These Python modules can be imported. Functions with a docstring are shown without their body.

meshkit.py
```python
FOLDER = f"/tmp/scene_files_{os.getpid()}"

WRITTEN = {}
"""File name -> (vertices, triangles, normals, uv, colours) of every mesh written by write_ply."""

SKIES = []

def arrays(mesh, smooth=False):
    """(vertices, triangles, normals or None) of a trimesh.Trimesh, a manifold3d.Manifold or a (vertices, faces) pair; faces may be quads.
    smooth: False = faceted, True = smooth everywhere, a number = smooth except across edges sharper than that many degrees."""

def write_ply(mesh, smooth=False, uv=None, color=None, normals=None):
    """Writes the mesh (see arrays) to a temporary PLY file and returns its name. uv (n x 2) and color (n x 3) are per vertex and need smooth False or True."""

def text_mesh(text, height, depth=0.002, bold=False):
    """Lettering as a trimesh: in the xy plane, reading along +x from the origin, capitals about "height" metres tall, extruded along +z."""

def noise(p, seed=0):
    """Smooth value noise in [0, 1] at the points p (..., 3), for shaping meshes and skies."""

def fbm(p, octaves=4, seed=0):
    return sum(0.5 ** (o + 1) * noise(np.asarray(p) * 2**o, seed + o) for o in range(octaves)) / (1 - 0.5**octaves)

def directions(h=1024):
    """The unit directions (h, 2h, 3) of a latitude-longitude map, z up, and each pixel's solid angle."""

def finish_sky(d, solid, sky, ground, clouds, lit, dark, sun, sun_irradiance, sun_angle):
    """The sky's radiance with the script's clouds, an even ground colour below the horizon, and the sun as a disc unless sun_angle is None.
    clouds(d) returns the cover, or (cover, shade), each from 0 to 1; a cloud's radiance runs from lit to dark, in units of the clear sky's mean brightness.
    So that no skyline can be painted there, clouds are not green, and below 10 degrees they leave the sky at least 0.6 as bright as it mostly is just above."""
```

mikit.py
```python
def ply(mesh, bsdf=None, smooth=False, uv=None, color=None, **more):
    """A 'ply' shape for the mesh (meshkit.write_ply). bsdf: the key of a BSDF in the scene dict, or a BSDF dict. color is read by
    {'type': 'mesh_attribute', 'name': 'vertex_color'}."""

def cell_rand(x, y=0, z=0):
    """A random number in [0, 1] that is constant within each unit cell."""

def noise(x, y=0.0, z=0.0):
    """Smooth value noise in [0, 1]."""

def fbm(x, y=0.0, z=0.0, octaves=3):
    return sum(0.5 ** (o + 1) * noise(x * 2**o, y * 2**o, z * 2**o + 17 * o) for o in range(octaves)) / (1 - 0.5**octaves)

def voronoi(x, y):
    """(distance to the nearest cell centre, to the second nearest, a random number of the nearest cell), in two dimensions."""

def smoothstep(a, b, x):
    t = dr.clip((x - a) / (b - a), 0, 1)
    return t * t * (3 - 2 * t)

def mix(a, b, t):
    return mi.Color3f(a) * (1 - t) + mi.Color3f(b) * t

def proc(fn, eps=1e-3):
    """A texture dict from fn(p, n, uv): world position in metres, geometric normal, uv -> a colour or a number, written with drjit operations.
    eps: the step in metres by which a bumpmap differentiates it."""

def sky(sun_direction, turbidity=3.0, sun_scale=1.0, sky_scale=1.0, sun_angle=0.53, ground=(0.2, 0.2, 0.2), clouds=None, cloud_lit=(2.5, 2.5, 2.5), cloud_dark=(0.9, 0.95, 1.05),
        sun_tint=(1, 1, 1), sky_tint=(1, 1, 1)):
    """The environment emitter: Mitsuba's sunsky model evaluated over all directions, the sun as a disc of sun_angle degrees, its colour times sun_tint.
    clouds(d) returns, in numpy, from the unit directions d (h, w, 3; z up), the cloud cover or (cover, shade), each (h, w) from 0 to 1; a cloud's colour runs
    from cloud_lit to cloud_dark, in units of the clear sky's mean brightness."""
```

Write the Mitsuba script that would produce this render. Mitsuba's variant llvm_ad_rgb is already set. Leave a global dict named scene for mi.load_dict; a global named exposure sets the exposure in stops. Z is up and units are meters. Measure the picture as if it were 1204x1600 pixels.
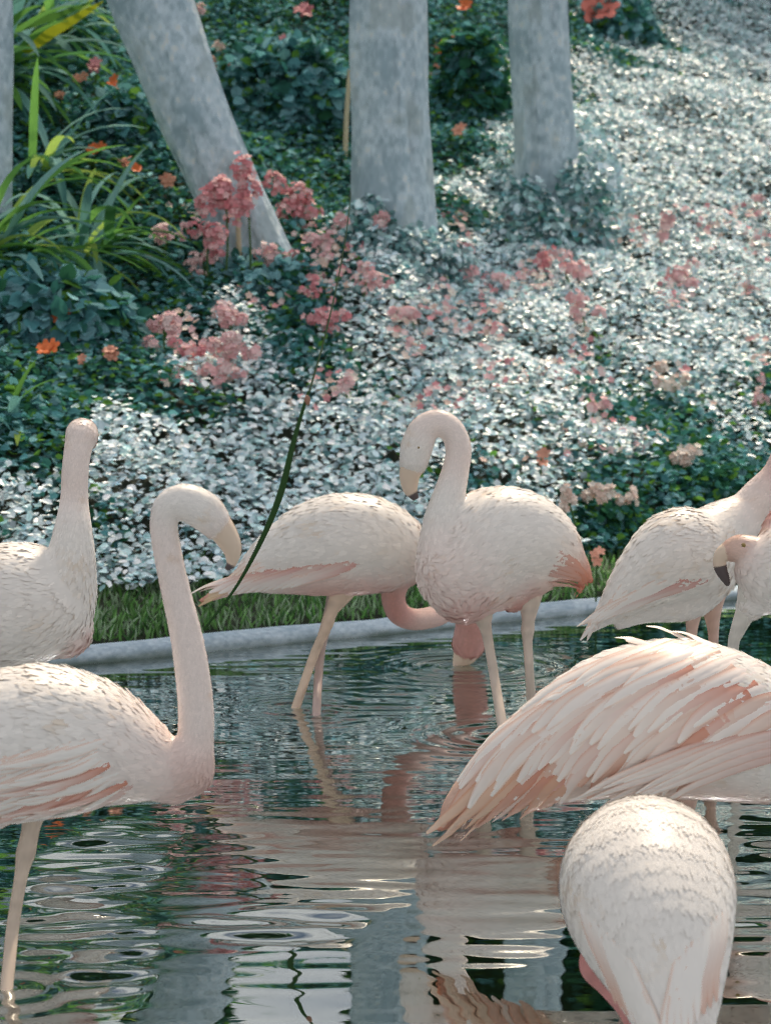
import math, numpy as np, trimesh, mitsuba as mi, mikit, meshkit

# ------------------------------------------------------------------ camera, sky, exposure
CAM = np.array([0.0, 0.0, 1.07])
F = 3420.0                                   # focal length in pixels of the 1204 x 1600 photograph
PITCH = math.atan((800 - 495) / F)           # the horizon would lie at row 495
FWD = np.array([0, math.cos(PITCH), -math.sin(PITCH)])
UP = np.array([0, math.sin(PITCH), math.cos(PITCH)])
T = mi.ScalarTransform4f
scene, labels = {'type': 'scene'}, {}
scene['camera'] = {'type': 'thinlens', 'aperture_radius': 0.0055, 'focus_distance': 4.6, 'fov': math.degrees(2 * math.atan(602 / F)), 'fov_axis': 'x',
                   'near_clip': 0.1, 'far_clip': 400.0,
                   'to_world': T().look_at(origin=CAM.tolist(), target=(CAM + FWD * 5).tolist(), up=[0, 0, 1])}


def cloud_cover(d):
    n = meshkit.fbm(d * np.array([3.0, 3.0, 6.0]) + 7.3, 4, 5)
    return np.clip((n - 0.25) * 4.0, 0, 1) * 0.95, np.clip((n - 0.55) * 2.5, 0, 0.6)


SUN = (0.16, 0.56, 0.81)
scene['sky'] = mikit.sky(SUN, turbidity=3, sun_angle=6.0, sun_scale=1.7, clouds=cloud_cover,
                         cloud_lit=(5.6, 5.65, 5.7), cloud_dark=(4.0, 4.1, 4.2))
exposure = 0.58


# ------------------------------------------------------------------ helpers
def at(px, py, Y):
    """the point at world depth Y that the photograph shows at this pixel"""
    d = FWD + (px - 602) / F * np.array([1.0, 0, 0]) + (800 - py) / F * UP
    return CAM + d * (Y / d[1])


def water_at(px, py):
    d = FWD + (px - 602) / F * np.array([1.0, 0, 0]) + (800 - py) / F * UP
    return CAM + d * (-CAM[2] / d[2])


def norm(v):
    return v / (np.linalg.norm(v, axis=-1, keepdims=True) + 1e-12)


def key_of(name):
    if name not in scene and name not in labels and not any(k.startswith(name + '__') for k in scene):
        return name
    i = 1
    while True:
        k = '%s_%03d' % (name, i)
        if k not in scene and k not in labels and not any(q.startswith(k + '__') for q in scene):
            return k
        i += 1


COUNT = {}


def part_key(holder, name):
    base = holder + '__' + name
    i = COUNT.get(base, 0)
    COUNT[base] = i + 1
    return base if i == 0 else '%s_%03d' % (base, i)


def thing(name, label, cat, group=None):
    k = key_of(name)
    labels[k] = {'label': label, 'category': cat}
    if group:
        labels[k]['group'] = group
    return k


def add(holder, name, mesh, bsdf, smooth=False, color=None, kind=None, label=None):
    k = part_key(holder, name) if holder else key_of(name)
    scene[k] = mikit.ply(mesh, bsdf, smooth=smooth, color=color)
    if kind or label:
        labels.setdefault(k, {})
        if kind:
            labels[k]['kind'] = kind
        if label:
            labels[k]['label'] = label
    return k


def catmull(P, n):
    """smooth curve with n steps between the points (last axis = values, radii too)"""
    P = np.asarray(P, float)
    Q = np.vstack([2 * P[0] - P[1], P, 2 * P[-1] - P[-2]])
    out = []
    for i in range(1, len(Q) - 2):
        a, b, c, d = Q[i - 1], Q[i], Q[i + 1], Q[i + 2]
        for t in np.linspace(0, 1, n, endpoint=False):
            out.append(0.5 * (2 * b + (c - a) * t + (2 * a - 5 * b + 4 * c - d) * t * t + (3 * b - a - 3 * c + d) * t ** 3))
    out.append(P[-1])
    return np.array(out)


def tube(P, R, sides=10, cap=True):
    P = np.asarray(P, float)
    R = np.asarray(R, float)
    t = norm(np.gradient(P, axis=0))
    ref = np.array([0.31, 0.95, 0.05]) if abs(t[:, 1].mean()) < 0.8 else np.array([1.0, 0, 0.1])
    a = norm(np.cross(t, ref))
    b = np.cross(t, a)
    th = np.arange(sides) * 2 * np.pi / sides
    V = P[:, None] + R[:, None, None] * (np.cos(th)[None, :, None] * a[:, None] + np.sin(th)[None, :, None] * b[:, None])
    i, j = np.meshgrid(np.arange(len(P) - 1), np.arange(sides), indexing='ij')
    q = np.stack([i * sides + j, i * sides + (j + 1) % sides, (i + 1) * sides + (j + 1) % sides, (i + 1) * sides + j], -1).reshape(-1, 4)
    f = np.vstack([q[:, [0, 1, 2]], q[:, [0, 2, 3]]])
    V = V.reshape(-1, 3)
    if cap:
        n = len(V)
        V = np.vstack([V, P[0], P[-1]])
        k = np.arange(sides)
        e = (len(P) - 1) * sides
        f = np.vstack([f, np.stack([k, np.full(sides, n), (k + 1) % sides], -1)[:, ::-1], np.stack([e + k, e + (k + 1) % sides, np.full(sides, n + 1)], -1)])
    return trimesh.Trimesh(V, f[:, ::-1] if False else f, process=False)


# ------------------------------------------------------------------ materials
def principled(rough, spec=0.5, **more):
    return {'type': 'twosided', 'bsdf': {'type': 'principled', 'base_color': {'type': 'mesh_attribute', 'name': 'vertex_color'}, 'roughness': rough, 'specular': spec, **more}}


scene['m_feather'] = principled(0.42, 0.5, sheen=0.3)
scene['m_leaf'] = {'type': 'principledthin', 'base_color': {'type': 'mesh_attribute', 'name': 'vertex_color'}, 'roughness': 0.34, 'diff_trans': 0.9, 'eta': 1.5}
scene['m_glare_leaf'] = principled(0.42, 1.0, clearcoat=1.0, clearcoat_gloss=0.55)  # glossy finish for the leaves that imitate the glare veil
scene['m_petal'] = principled(0.55, 0.3)
scene['m_leg'] = principled(0.4, 0.4)


def bark_colour(p, n, uv):
    a = mikit.fbm(p.x * 9, p.y * 9, p.z * 4, 4)
    b = mikit.fbm(p.x * 45, p.y * 45, p.z * 22, 3)
    c = mikit.mix((0.30, 0.41, 0.47), (0.60, 0.71, 0.78), mikit.smoothstep(0.3, 0.7, a * 0.5 + b * 0.5))
    c = mikit.mix(c, (0.10, 0.15, 0.11), mikit.smoothstep(0.56, 0.72, a) * 0.35)
    return mikit.mix(c, (0.62, 0.64, 0.60), mikit.smoothstep(0.66, 0.75, b) * 0.6)


def bark_height(p, n, uv):
    return mikit.fbm(p.x * 55, p.y * 55, p.z * 16, 3)


scene['m_bark'] = {'type': 'bumpmap', 'arbitrary': mikit.proc(bark_height, 2e-3), 'scale': 0.02,
                   'bsdf': {'type': 'principled', 'base_color': mikit.proc(bark_colour), 'roughness': 0.7}}


def soil_colour(p, n, uv):
    a = mikit.fbm(p.x * 12, p.y * 12, p.z * 12, 4)
    return mikit.mix((0.018, 0.026, 0.018), (0.05, 0.06, 0.035), a)


scene['m_soil'] = {'type': 'principled', 'base_color': mikit.proc(soil_colour), 'roughness': 0.9}


def kerb_colour(p, n, uv):
    a = mikit.fbm(p.x * 8, p.y * 8, p.z * 20, 4)
    b = mikit.fbm(p.x * 70, p.y * 70, p.z * 70, 3)
    c = mikit.mix((0.34, 0.44, 0.52), (0.56, 0.65, 0.72), mikit.smoothstep(0.3, 0.7, a * 0.45 + b * 0.55))
    return mikit.mix(c, (0.06, 0.09, 0.06), mikit.smoothstep(0.035, -0.01, p.z + (a - 0.5) * 0.04) * 0.85)


def kerb_height(p, n, uv):
    return mikit.fbm(p.x * 40, p.y * 40, p.z * 40, 4)


scene['m_kerb'] = {'type': 'bumpmap', 'arbitrary': mikit.proc(kerb_height, 2e-3), 'scale': 0.012,
                   'bsdf': {'type': 'principled', 'base_color': mikit.proc(kerb_colour), 'roughness': 0.75}}
scene['m_water'] = {'type': 'blendbsdf', 'weight': 0.54, 'a': {'type': 'plastic', 'int_ior': 1.45, 'diffuse_reflectance': {'type': 'rgb', 'value': [0.006, 0.011, 0.006]}},
                    'b': {'type': 'conductor', 'material': 'none', 'specular_reflectance': {'type': 'rgb', 'value': [0.92, 0.95, 0.92]}}}
scene['m_cane'] = {'type': 'principled', 'base_color': {'type': 'rgb', 'value': [0.52, 0.45, 0.30]}, 'roughness': 0.6}
scene['m_eye'] = {'type': 'principled', 'base_color': {'type': 'rgb', 'value': [0.25, 0.17, 0.05]}, 'roughness': 0.2}

# ------------------------------------------------------------------ the lie of the land
EDGE_N = np.array([-0.568, 0.823])          # across the pond's edge, away from the water


def edge_t(x, y):
    return (y - 7.325 - 0.69 * x) * 0.823


def crest(x):
    """how far from the pond's edge the bank stops rising"""
    return np.clip(5.65 + 0.28 * (x + 2.5), 3.5, 9)


def ground_z(x, y):
    t = edge_t(x, y)
    lump = (meshkit.noise(np.stack([x * 0.9, y * 0.9, 0 * x], -1), 3) - 0.5) * 0.22 * np.clip(t - 0.5, 0, 1)
    c = crest(x)
    return np.where(t < 0.14, 0.036, 0.036 + 0.22 * np.clip(t - 0.14, 0, 0.5) + 0.55 * (np.minimum(t, c) - np.minimum(t, 0.64)) + 0.02 * np.clip(t - c, 0, 50)) + lump


def bank_at(px, py, lift=0.0):
    """where the ray of a pixel meets the bank (raised by lift)"""
    d = FWD + (px - 602) / F * np.array([1.0, 0, 0]) + (800 - py) / F * UP
    s = np.linspace(5.5, 26, 2600)
    p = CAM + d * (s / d[1])[:, None]
    below = p[:, 2] < ground_z(p[:, 0], p[:, 1]) + lift
    i = int(np.argmax(below & (edge_t(p[:, 0], p[:, 1]) > 0))) if below.any() else -1
    return p[i]


# the pond: a ripple field of many small waves, long along x
rng = np.random.default_rng(4)
xs = np.concatenate([[-14, -6, -3], np.arange(-1.7, 1.7001, 0.012), [3, 6, 14]])
ys = np.concatenate([[-8, -3, 0.5], np.arange(2.2, 8.6, 0.0085), [9.2, 12, 18]])
X, Yg = np.meshgrid(xs, ys, indexing='ij')
H = np.zeros_like(X)
for i in range(70):
    lam = math.exp(rng.uniform(math.log(0.045), math.log(0.34)))
    ang = rng.normal(0, 0.22)
    k = 2 * math.pi / lam
    amp = 0.0034 * lam / math.sqrt(70)
    H += amp * np.sin(k * (math.sin(ang) * X + math.cos(ang) * Yg) + rng.uniform(0, 6.28))
patch = meshkit.fbm(np.stack([X * 0.9, Yg * 1.6, 0 * X], -1), 3, 11)
H *= 0.30 + 0.9 * np.clip((patch - 0.38) * 2.2, 0, 1)
# wind ripples: short steep wavelets in a few patches
R_ = np.zeros_like(X)
for i in range(40):
    lam = rng.uniform(0.05, 0.13)
    ang = rng.normal(0, 0.16)
    k = 2 * math.pi / lam
    R_ += math.sqrt(2 / 40) / k * np.sin(k * (math.sin(ang) * X + math.cos(ang) * Yg) + rng.uniform(0, 6.28))
G_ = np.zeros_like(X)
edge = meshkit.fbm(np.stack([X * 5, Yg * 9, 0 * X], -1), 3, 19) - 0.5
for (px, py, wx, wy, g) in ((145, 1370, 0.115, 0.50, 0.24), (165, 1500, 0.07, 0.22, 0.20), (445, 1440, 0.15, 0.14, 0.12), (1180, 1430, 0.14, 0.3, 0.05), (560, 1080, 0.16, 0.45, 0.035), (800, 1160, 0.10, 0.22, 0.04), (1190, 1300, 0.05, 0.25, 0.07)):
    c = water_at(px, py)
    r = np.hypot((X - c[0]) / wx, (Yg - c[1]) / wy) + edge * 0.9
    G_ = np.maximum(G_, g * np.clip((1.25 - r) / 0.5, 0, 1))
H += R_ * G_
for (px, py, a, w) in ((725, 1042, 0.0030, 0.28), (462, 1106, 0.0016, 0.18), (495, 1118, 0.0012, 0.16), (786, 1148, 0.0018, 0.2), (831, 1122, 0.0012, 0.15), (12, 1546, 0.0012, 0.15)):
    c = water_at(px, py)
    r = np.hypot(X - c[0], Yg - c[1])
    H += a * np.sin(r * 2 * np.pi / 0.075) * np.exp(-(r / w) ** 2)
inside = (np.abs(X) < 1.69) & (Yg > 2.21) & (Yg < 8.58)
H *= inside
nx, ny = X.shape
idx = np.arange(nx * ny).reshape(nx, ny)
q = np.stack([idx[:-1, :-1], idx[1:, :-1], idx[1:, 1:], idx[:-1, 1:]], -1).reshape(-1, 4)
add(None, 'pond_water', (np.stack([X, Yg, H], -1).reshape(-1, 3), q), 'm_water', smooth=True, kind='structure')

# pond bed, bank and kerb
bx = np.linspace(-60, 60, 2)
add(None, 'pond_bed', (np.array([[-60, -60, -0.5], [60, -60, -0.5], [60, 60, -0.5], [-60, 60, -0.5]], float), np.array([[0, 1, 2, 3]])), 'm_soil', kind='structure')
us = np.concatenate([[-30, -15, -8], np.arange(-5, 5.01, 0.1), [8, 15, 30]])
ts = np.concatenate([[0.10], np.arange(0.15, 11, 0.1), [13, 20, 40]])
U, Tt = np.meshgrid(us, ts, indexing='ij')
ED = np.array([0.823, 0.568])
O = np.array([0, 7.325])
gx = O[0] + ED[0] * U + EDGE_N[0] * Tt
gy = O[1] + ED[1] * U + EDGE_N[1] * Tt
gz = ground_z(gx, gy)
gz[:, 0] = -0.4
nx, ny = gx.shape
idx = np.arange(nx * ny).reshape(nx, ny)
q = np.stack([idx[:-1, :-1], idx[1:, :-1], idx[1:, 1:], idx[:-1, 1:]], -1).reshape(-1, 4)
add(None, 'bank', (np.stack([gx, gy, gz], -1).reshape(-1, 3), q), 'm_soil', smooth=True, kind='structure')
prof = np.array([[0.012, -0.3], [0.004, 0.0], [0.002, 0.020], [0.010, 0.034], [0.025, 0.043], [0.055, 0.047], [0.085, 0.046], [0.10, 0.040], [0.10, -0.3]])
ku = np.arange(-6, 6.01, 0.03)
wob = meshkit.fbm(np.stack([ku * 2.2, 0 * ku, 0 * ku], -1), 3, 2) - 0.5
KV = []
for u_, w_ in zip(ku, wob):
    for (t_, z_) in prof:
        n2 = meshkit.noise(np.array([u_ * 9, t_ * 30, z_ * 30]), 8) - 0.5
        p2 = O + ED * u_ + EDGE_N * (t_ + w_ * 0.03 + n2 * 0.008)
        KV.append([p2[0], p2[1], z_ + n2 * 0.010 + w_ * 0.012])
idx = np.arange(len(KV)).reshape(len(ku), len(prof))
q = np.stack([idx[:-1, :-1], idx[1:, :-1], idx[1:, 1:], idx[:-1, 1:]], -1).reshape(-1, 4)
add(None, 'kerb', (np.array(KV), q), 'm_kerb', smooth=True, kind='structure')

# ------------------------------------------------------------------ leaves
LEAF = np.array([[0, 0, 0], [0.30, 0.30, 0.05], [0.30, -0.30, 0.05], [0.68, 0.27, 0.03], [0.68, -0.27, 0.03], [1, 0, -0.10], [0.45, 0, -0.045]])
LEAF_F = np.array([[0, 6, 1], [0, 2, 6], [1, 6, 3], [2, 4, 6], [6, 5, 3], [6, 4, 5]])


def frames(direction, normal):
    d = norm(direction)
    s = norm(np.cross(normal, d))
    return d, s, np.cross(d, s)


def scatter(P, D, N, L, C, W=1.0, template=LEAF, faces=LEAF_F, lift=1.0):
    """one mesh of leaf-shaped pieces at the points P along D, facing N, L long; C their colours"""
    d, s, n = frames(D, N)
    L = np.broadcast_to(L, (len(P),))[:, None, None]
    Wd = np.broadcast_to(W, (len(P),))[:, None, None]
    V = P[:, None] + L * (template[None, :, :1] * d[:, None] + Wd * template[None, :, 1:2] * s[:, None] + lift * template[None, :, 2:] * n[:, None])
    Fs = faces[None] + (np.arange(len(P)) * len(template))[:, None, None]
    return (V.reshape(-1, 3), Fs.reshape(-1, 3)), np.repeat(C, len(template), 0)


def rand_dirs(rng, n):
    return norm(rng.normal(size=(n, 3)))


def pick(rng, n, palette, weights, jitter=0.25):
    pal = np.array(palette)
    c = pal[rng.choice(len(pal), n, p=np.array(weights) / sum(weights))]
    return np.clip(c * (1 + rng.normal(0, jitter, (n, 1))), 0.005, 0.95)


GREENS = [(0.04, 0.15, 0.08), (0.065, 0.23, 0.19), (0.13, 0.35, 0.38), (0.14, 0.32, 0.06), (0.26, 0.50, 0.55)]
GLARE_PALES = [(0.50, 0.68, 0.69), (0.74, 0.84, 0.87), (0.30, 0.50, 0.50), (0.05, 0.16, 0.17), (0.60, 0.75, 0.82)]  # whitish leaf tones: glare painted into the colour


def inside_poly(x, y, poly):
    res = np.zeros(len(x), bool)
    j = len(poly) - 1
    for i in range(len(poly)):
        xi, yi, xj, yj = *poly[i], *poly[j]
        res ^= ((yi > y) != (yj > y)) & (x < (xj - xi) * (y - yi) / (yj - yi + 1e-12) + xi)
        j = i
    return res


# the painted glare band: outline on the bank of the whitened leaves
GLARE_BAND = np.array([bank_at(*p, lift=0.12)[:2] for p in [(-150, 760), (0, 735), (130, 690), (230, 590), (400, 545), (520, 440), (640, 390), (700, 300), (790, 170), (880, 90), (1010, 50), (1100, 0),
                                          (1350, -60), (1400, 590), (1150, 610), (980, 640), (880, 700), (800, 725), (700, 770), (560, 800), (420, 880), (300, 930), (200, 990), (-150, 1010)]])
rng = np.random.default_rng(21)
n0 = 360000
x = rng.uniform(-3.2, 3.4, n0)
y = rng.uniform(6.0, 18.5, n0)
t = edge_t(x, y)
half = 1.0 + 0.19 * y                           # half width that can be seen from near the camera
keep = (t > 0.5) & (t < crest(x) + 0.7) & (np.abs(x) < half) & (rng.random(n0) < np.clip(1.25 - 0.045 * (y - 7), 0.6, 1))
x, y, t = x[keep], y[keep], t[keep]
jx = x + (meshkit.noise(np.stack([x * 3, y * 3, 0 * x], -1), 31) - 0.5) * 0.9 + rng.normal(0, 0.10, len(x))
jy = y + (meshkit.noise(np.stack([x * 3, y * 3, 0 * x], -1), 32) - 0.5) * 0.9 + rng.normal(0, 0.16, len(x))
in_glare = inside_poly(jx, jy, GLARE_BAND)
mound = 0.05 + 0.20 * meshkit.fbm(np.stack([x * 2.6, y * 2.6, 0 * x], -1), 3, 41) ** 1.3 * np.clip((t - 0.4) * 3, 0.15, 1)
hgt = mound * (1 - np.where(in_glare, 0.45, 0.75) * rng.random(len(x)) ** 2)
P = np.stack([x, y, ground_z(x, y) + hgt], -1)


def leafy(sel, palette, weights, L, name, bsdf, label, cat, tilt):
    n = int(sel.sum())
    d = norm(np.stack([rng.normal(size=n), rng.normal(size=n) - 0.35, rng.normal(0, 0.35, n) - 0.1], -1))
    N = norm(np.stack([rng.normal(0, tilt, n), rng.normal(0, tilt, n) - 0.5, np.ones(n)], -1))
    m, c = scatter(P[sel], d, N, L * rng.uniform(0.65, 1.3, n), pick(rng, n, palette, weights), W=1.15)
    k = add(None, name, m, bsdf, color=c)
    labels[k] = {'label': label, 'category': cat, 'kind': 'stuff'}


leafy(in_glare, GLARE_PALES, [4, 7, 2, 0.7, 6], 0.034, 'glare_pale_ground_cover', 'm_glare_leaf', 'small-leaved ground cover sweeping across the bank, glare painted into its pale leaves', 'ground cover', 0.28)  # pale leaf colour stands in for glare lying across the bank
leafy(~in_glare, GREENS, [2.5, 5, 5, 2.5, 4.5], 0.040, 'green_ground_cover', 'm_leaf', 'dark blue-green leafy ground cover beneath the trees and along the bank', 'ground cover', 0.5)

# short grass between the kerb and the plants
n = 16000
gt = rng.uniform(0.13, 0.75, n)
gu = rng.uniform(-4, 3.4, n)
gxy = O + ED * gu[:, None] + EDGE_N * gt[:, None]
gp = np.column_stack([gxy, ground_z(gxy[:, 0], gxy[:, 1]) - 0.004])
BL = np.array([[0, 0.055, 0], [0, -0.055, 0], [0.55, 0.045, 0.06], [0.55, -0.045, 0.06], [1, 0, 0.25]])
m, c = scatter(gp, norm(np.stack([rng.normal(0, 0.45, n), rng.normal(0, 0.45, n), np.ones(n)], -1)), rand_dirs(rng, n) * [1, 1, 0.1], rng.uniform(0.03, 0.065, n),
               pick(rng, n, [(0.14, 0.33, 0.09), (0.22, 0.42, 0.15), (0.42, 0.56, 0.38), (0.08, 0.19, 0.07)], [3, 4, 4, 1.5]), W=1.6, template=BL, faces=np.array([[0, 1, 3], [0, 3, 2], [2, 3, 4]]))
k = add(None, 'grass', m, 'm_leaf', color=c)
labels[k] = {'label': 'strip of short bright green grass along the pond kerb', 'category': 'grass', 'kind': 'stuff'}


# ------------------------------------------------------------------ trees
def bark_tube(P, R, seed, sides=36, n=14):
    C = catmull(np.column_stack([P, R]), n)
    m = tube(C[:, :3], C[:, 3], sides)
    V = np.array(m.vertices)
    k = len(C) * sides
    ax = np.repeat(C[:, :3], sides, 0)
    out = norm(V[:k] - ax)
    th = np.tile(np.arange(sides) * 2 * np.pi / sides, len(C))
    q = np.stack([np.cos(th) * 2.2, np.sin(th) * 2.2, V[:k, 2] * 0.7], -1)
    dsp = (meshkit.fbm(q, 4, seed) - 0.5) * 0.36 + (meshkit.fbm(q * [3, 3, 1.2], 3, seed + 9) - 0.5) * 0.16 - 0.10 * np.clip(1 - np.abs(meshkit.fbm(q * [1.6, 1.6, 0.35], 3, seed + 4) - 0.5) * 14, 0, 1)
    V[:k] += out * (dsp * np.repeat(C[:, 3], sides))[:, None]
    return (V, m.faces)


def crown_leaves(holder, centres, radii, n, seed, L=0.16):
    r = np.random.default_rng(seed)
    per = n // len(centres)
    Ps = []
    for c, rad in zip(centres, radii):
        v = rand_dirs(r, per) * (r.random((per, 1)) ** 0.4) * rad
        Ps.append(np.asarray(c) + v * [1, 1, 0.75])
    Ps = np.vstack(Ps)
    k = len(Ps)
    m, c = scatter(Ps, rand_dirs(r, k) + [0, 0, -0.4], norm(rand_dirs(r, k) + [0, 0, 0.8]), L * r.uniform(0.6, 1.3, k), pick(r, k, GREENS[:4], [5, 4, 2, 3]), W=1.2)
    add(holder, 'crown', m, 'm_leaf', color=c, kind='stuff')


def tree(label, pts, crown, seed, branches, group='grey tree trunks on the bank'):
    """pts: (px, py, depth, radius px)"""
    h = thing('tree', label, 'tree', group)
    P = np.array([at(a, b, Y) for a, b, Y, r in pts])
    R = np.array([r * Y / F for a, b, Y, r in pts])
    add(h, 'trunk', bark_tube(P, R, seed), 'm_bark', smooth=True)
    for b in branches:
        a0 = P[-1]
        e = np.array(b)
        Q = np.array([a0 - [0, 0, 0.2], a0 * 0.6 + e * 0.4 + [0, 0, 0.25], e])
        add(h, 'branch', bark_tube(Q, np.array([R[-1] * 0.7, R[-1] * 0.45, R[-1] * 0.15]), seed + 3, 14, 8), 'm_bark', smooth=True)
    crown_leaves(h, [c[:3] for c in crown], [c[3] for c in crown], 5200, seed, 0.15)


b1, b2, b3, b4 = bank_at(405, 440), bank_at(610, 420), bank_at(850, 360), bank_at(-8, 360)
Y1, Y2, Y3, Y4 = b1[1], b2[1], b3[1], b4[1]
tree('leaning grey tree trunk with mottled bark, pink blooms at its foot', [(462, 600, Y1, 90), (405, 430, Y1, 64), (356, 300, Y1, 55), (302, 180, Y1, 57), (262, 80, Y1, 61), (232, 0, Y1, 64), (190, -120, Y1, 60), (150, -330, Y1, 54), (120, -800, Y1, 44)],
     [(-2.4, Y1, 6.4, 0.9), (-1.3, Y1 + 0.4, 6.9, 0.9), (-1.9, Y1 - 0.3, 7.2, 0.8)], 5, [(-2.4, Y1, 6.3), (-1.3, Y1 + 0.4, 6.6)])
tree('upright grey tree trunk, the middle one of the three', [(628, 560, Y2, 96), (618, 420, Y2, 72), (612, 250, Y2, 60), (606, 100, Y2, 59), (603, 0, Y2, 58), (606, -150, Y2, 55), (612, -330, Y2, 50), (620, -800, Y2, 40)],
     [(0.1, Y2, 6.4, 0.75), (0.45, Y2 + 0.5, 6.9, 0.8), (0.0, Y2 - 0.2, 7.2, 0.7)], 6, [(0.4, Y2 + 0.4, 6.7), (-0.1, Y2 - 0.1, 6.6)])
tree('upright grey tree trunk, rightmost, rising out of the glare-pale leaves', [(868, 480, Y3, 64), (860, 360, Y3, 56), (850, 200, Y3, 47), (842, 80, Y3, 45), (838, 0, Y3, 45), (836, -150, Y3, 44), (840, -330, Y3, 40), (850, -800, Y3, 34)],
     [(1.2, Y3, 6.4, 0.9), (1.8, Y3 + 0.3, 6.9, 0.9), (0.9, Y3 + 0.1, 7.2, 0.8)], 7, [(1.6, Y3 + 0.3, 6.7), (0.8, Y3, 6.6)])
tree('slim pale grey tree trunk at the left edge behind strap leaves', [(-6, 470, Y4, 24), (-2, 330, Y4, 21), (0, 180, Y4, 19), (0, 60, Y4, 19), (-6, -120, Y4, 18), (-20, -330, Y4, 16), (-30, -800, Y4, 14)],
     [(-3.1, Y4, 6.4, 0.7), (-3.3, Y4 + 0.4, 6.9, 0.7)], 8, [(-3.2, Y4, 6.4)])

# the wood beyond the top of the bank: one dark mass, unseen, its heights and gaps shaped for the pond's reflections
r_ = np.random.default_rng(77)
Ps = []
for (x_, top, rad) in [(-9, 9, 1.5), (-7.2, 8.6, 1.3), (-5.7, 8.4, 1.2), (-4.6, 7.4, 0.9), (-1.86, 7.4, 0.36), (0.15, 7.5, 0.35), (0.62, 8.2, 0.5),
                       (1.4, 8.4, 0.6), (2.3, 7.6, 0.7), (3.3, 8.2, 0.8), (4.5, 8.6, 1.0), (6.2, 8.8, 1.2), (8, 9, 1.5)]:
    for z_ in np.arange(3.2, top - rad * 0.6, rad * 0.7):
        k = int(700 * rad)
        v = rand_dirs(r_, k) * (r_.random((k, 1)) ** 0.4) * rad * r_.uniform(0.8, 1.1)
        Ps.append(np.array([x_ + r_.normal(0, 0.1) * rad, 20.0 + r_.normal(0, 0.3), z_]) + v)
Ps = np.vstack(Ps)
k = len(Ps)
m, c = scatter(Ps, rand_dirs(r_, k) + [0, 0, -0.4], norm(rand_dirs(r_, k) + [0, 0, 0.8]), 0.24 * r_.uniform(0.6, 1.3, k), pick(r_, k, GREENS[:4], [5, 4, 2, 3]), W=1.2)
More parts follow.
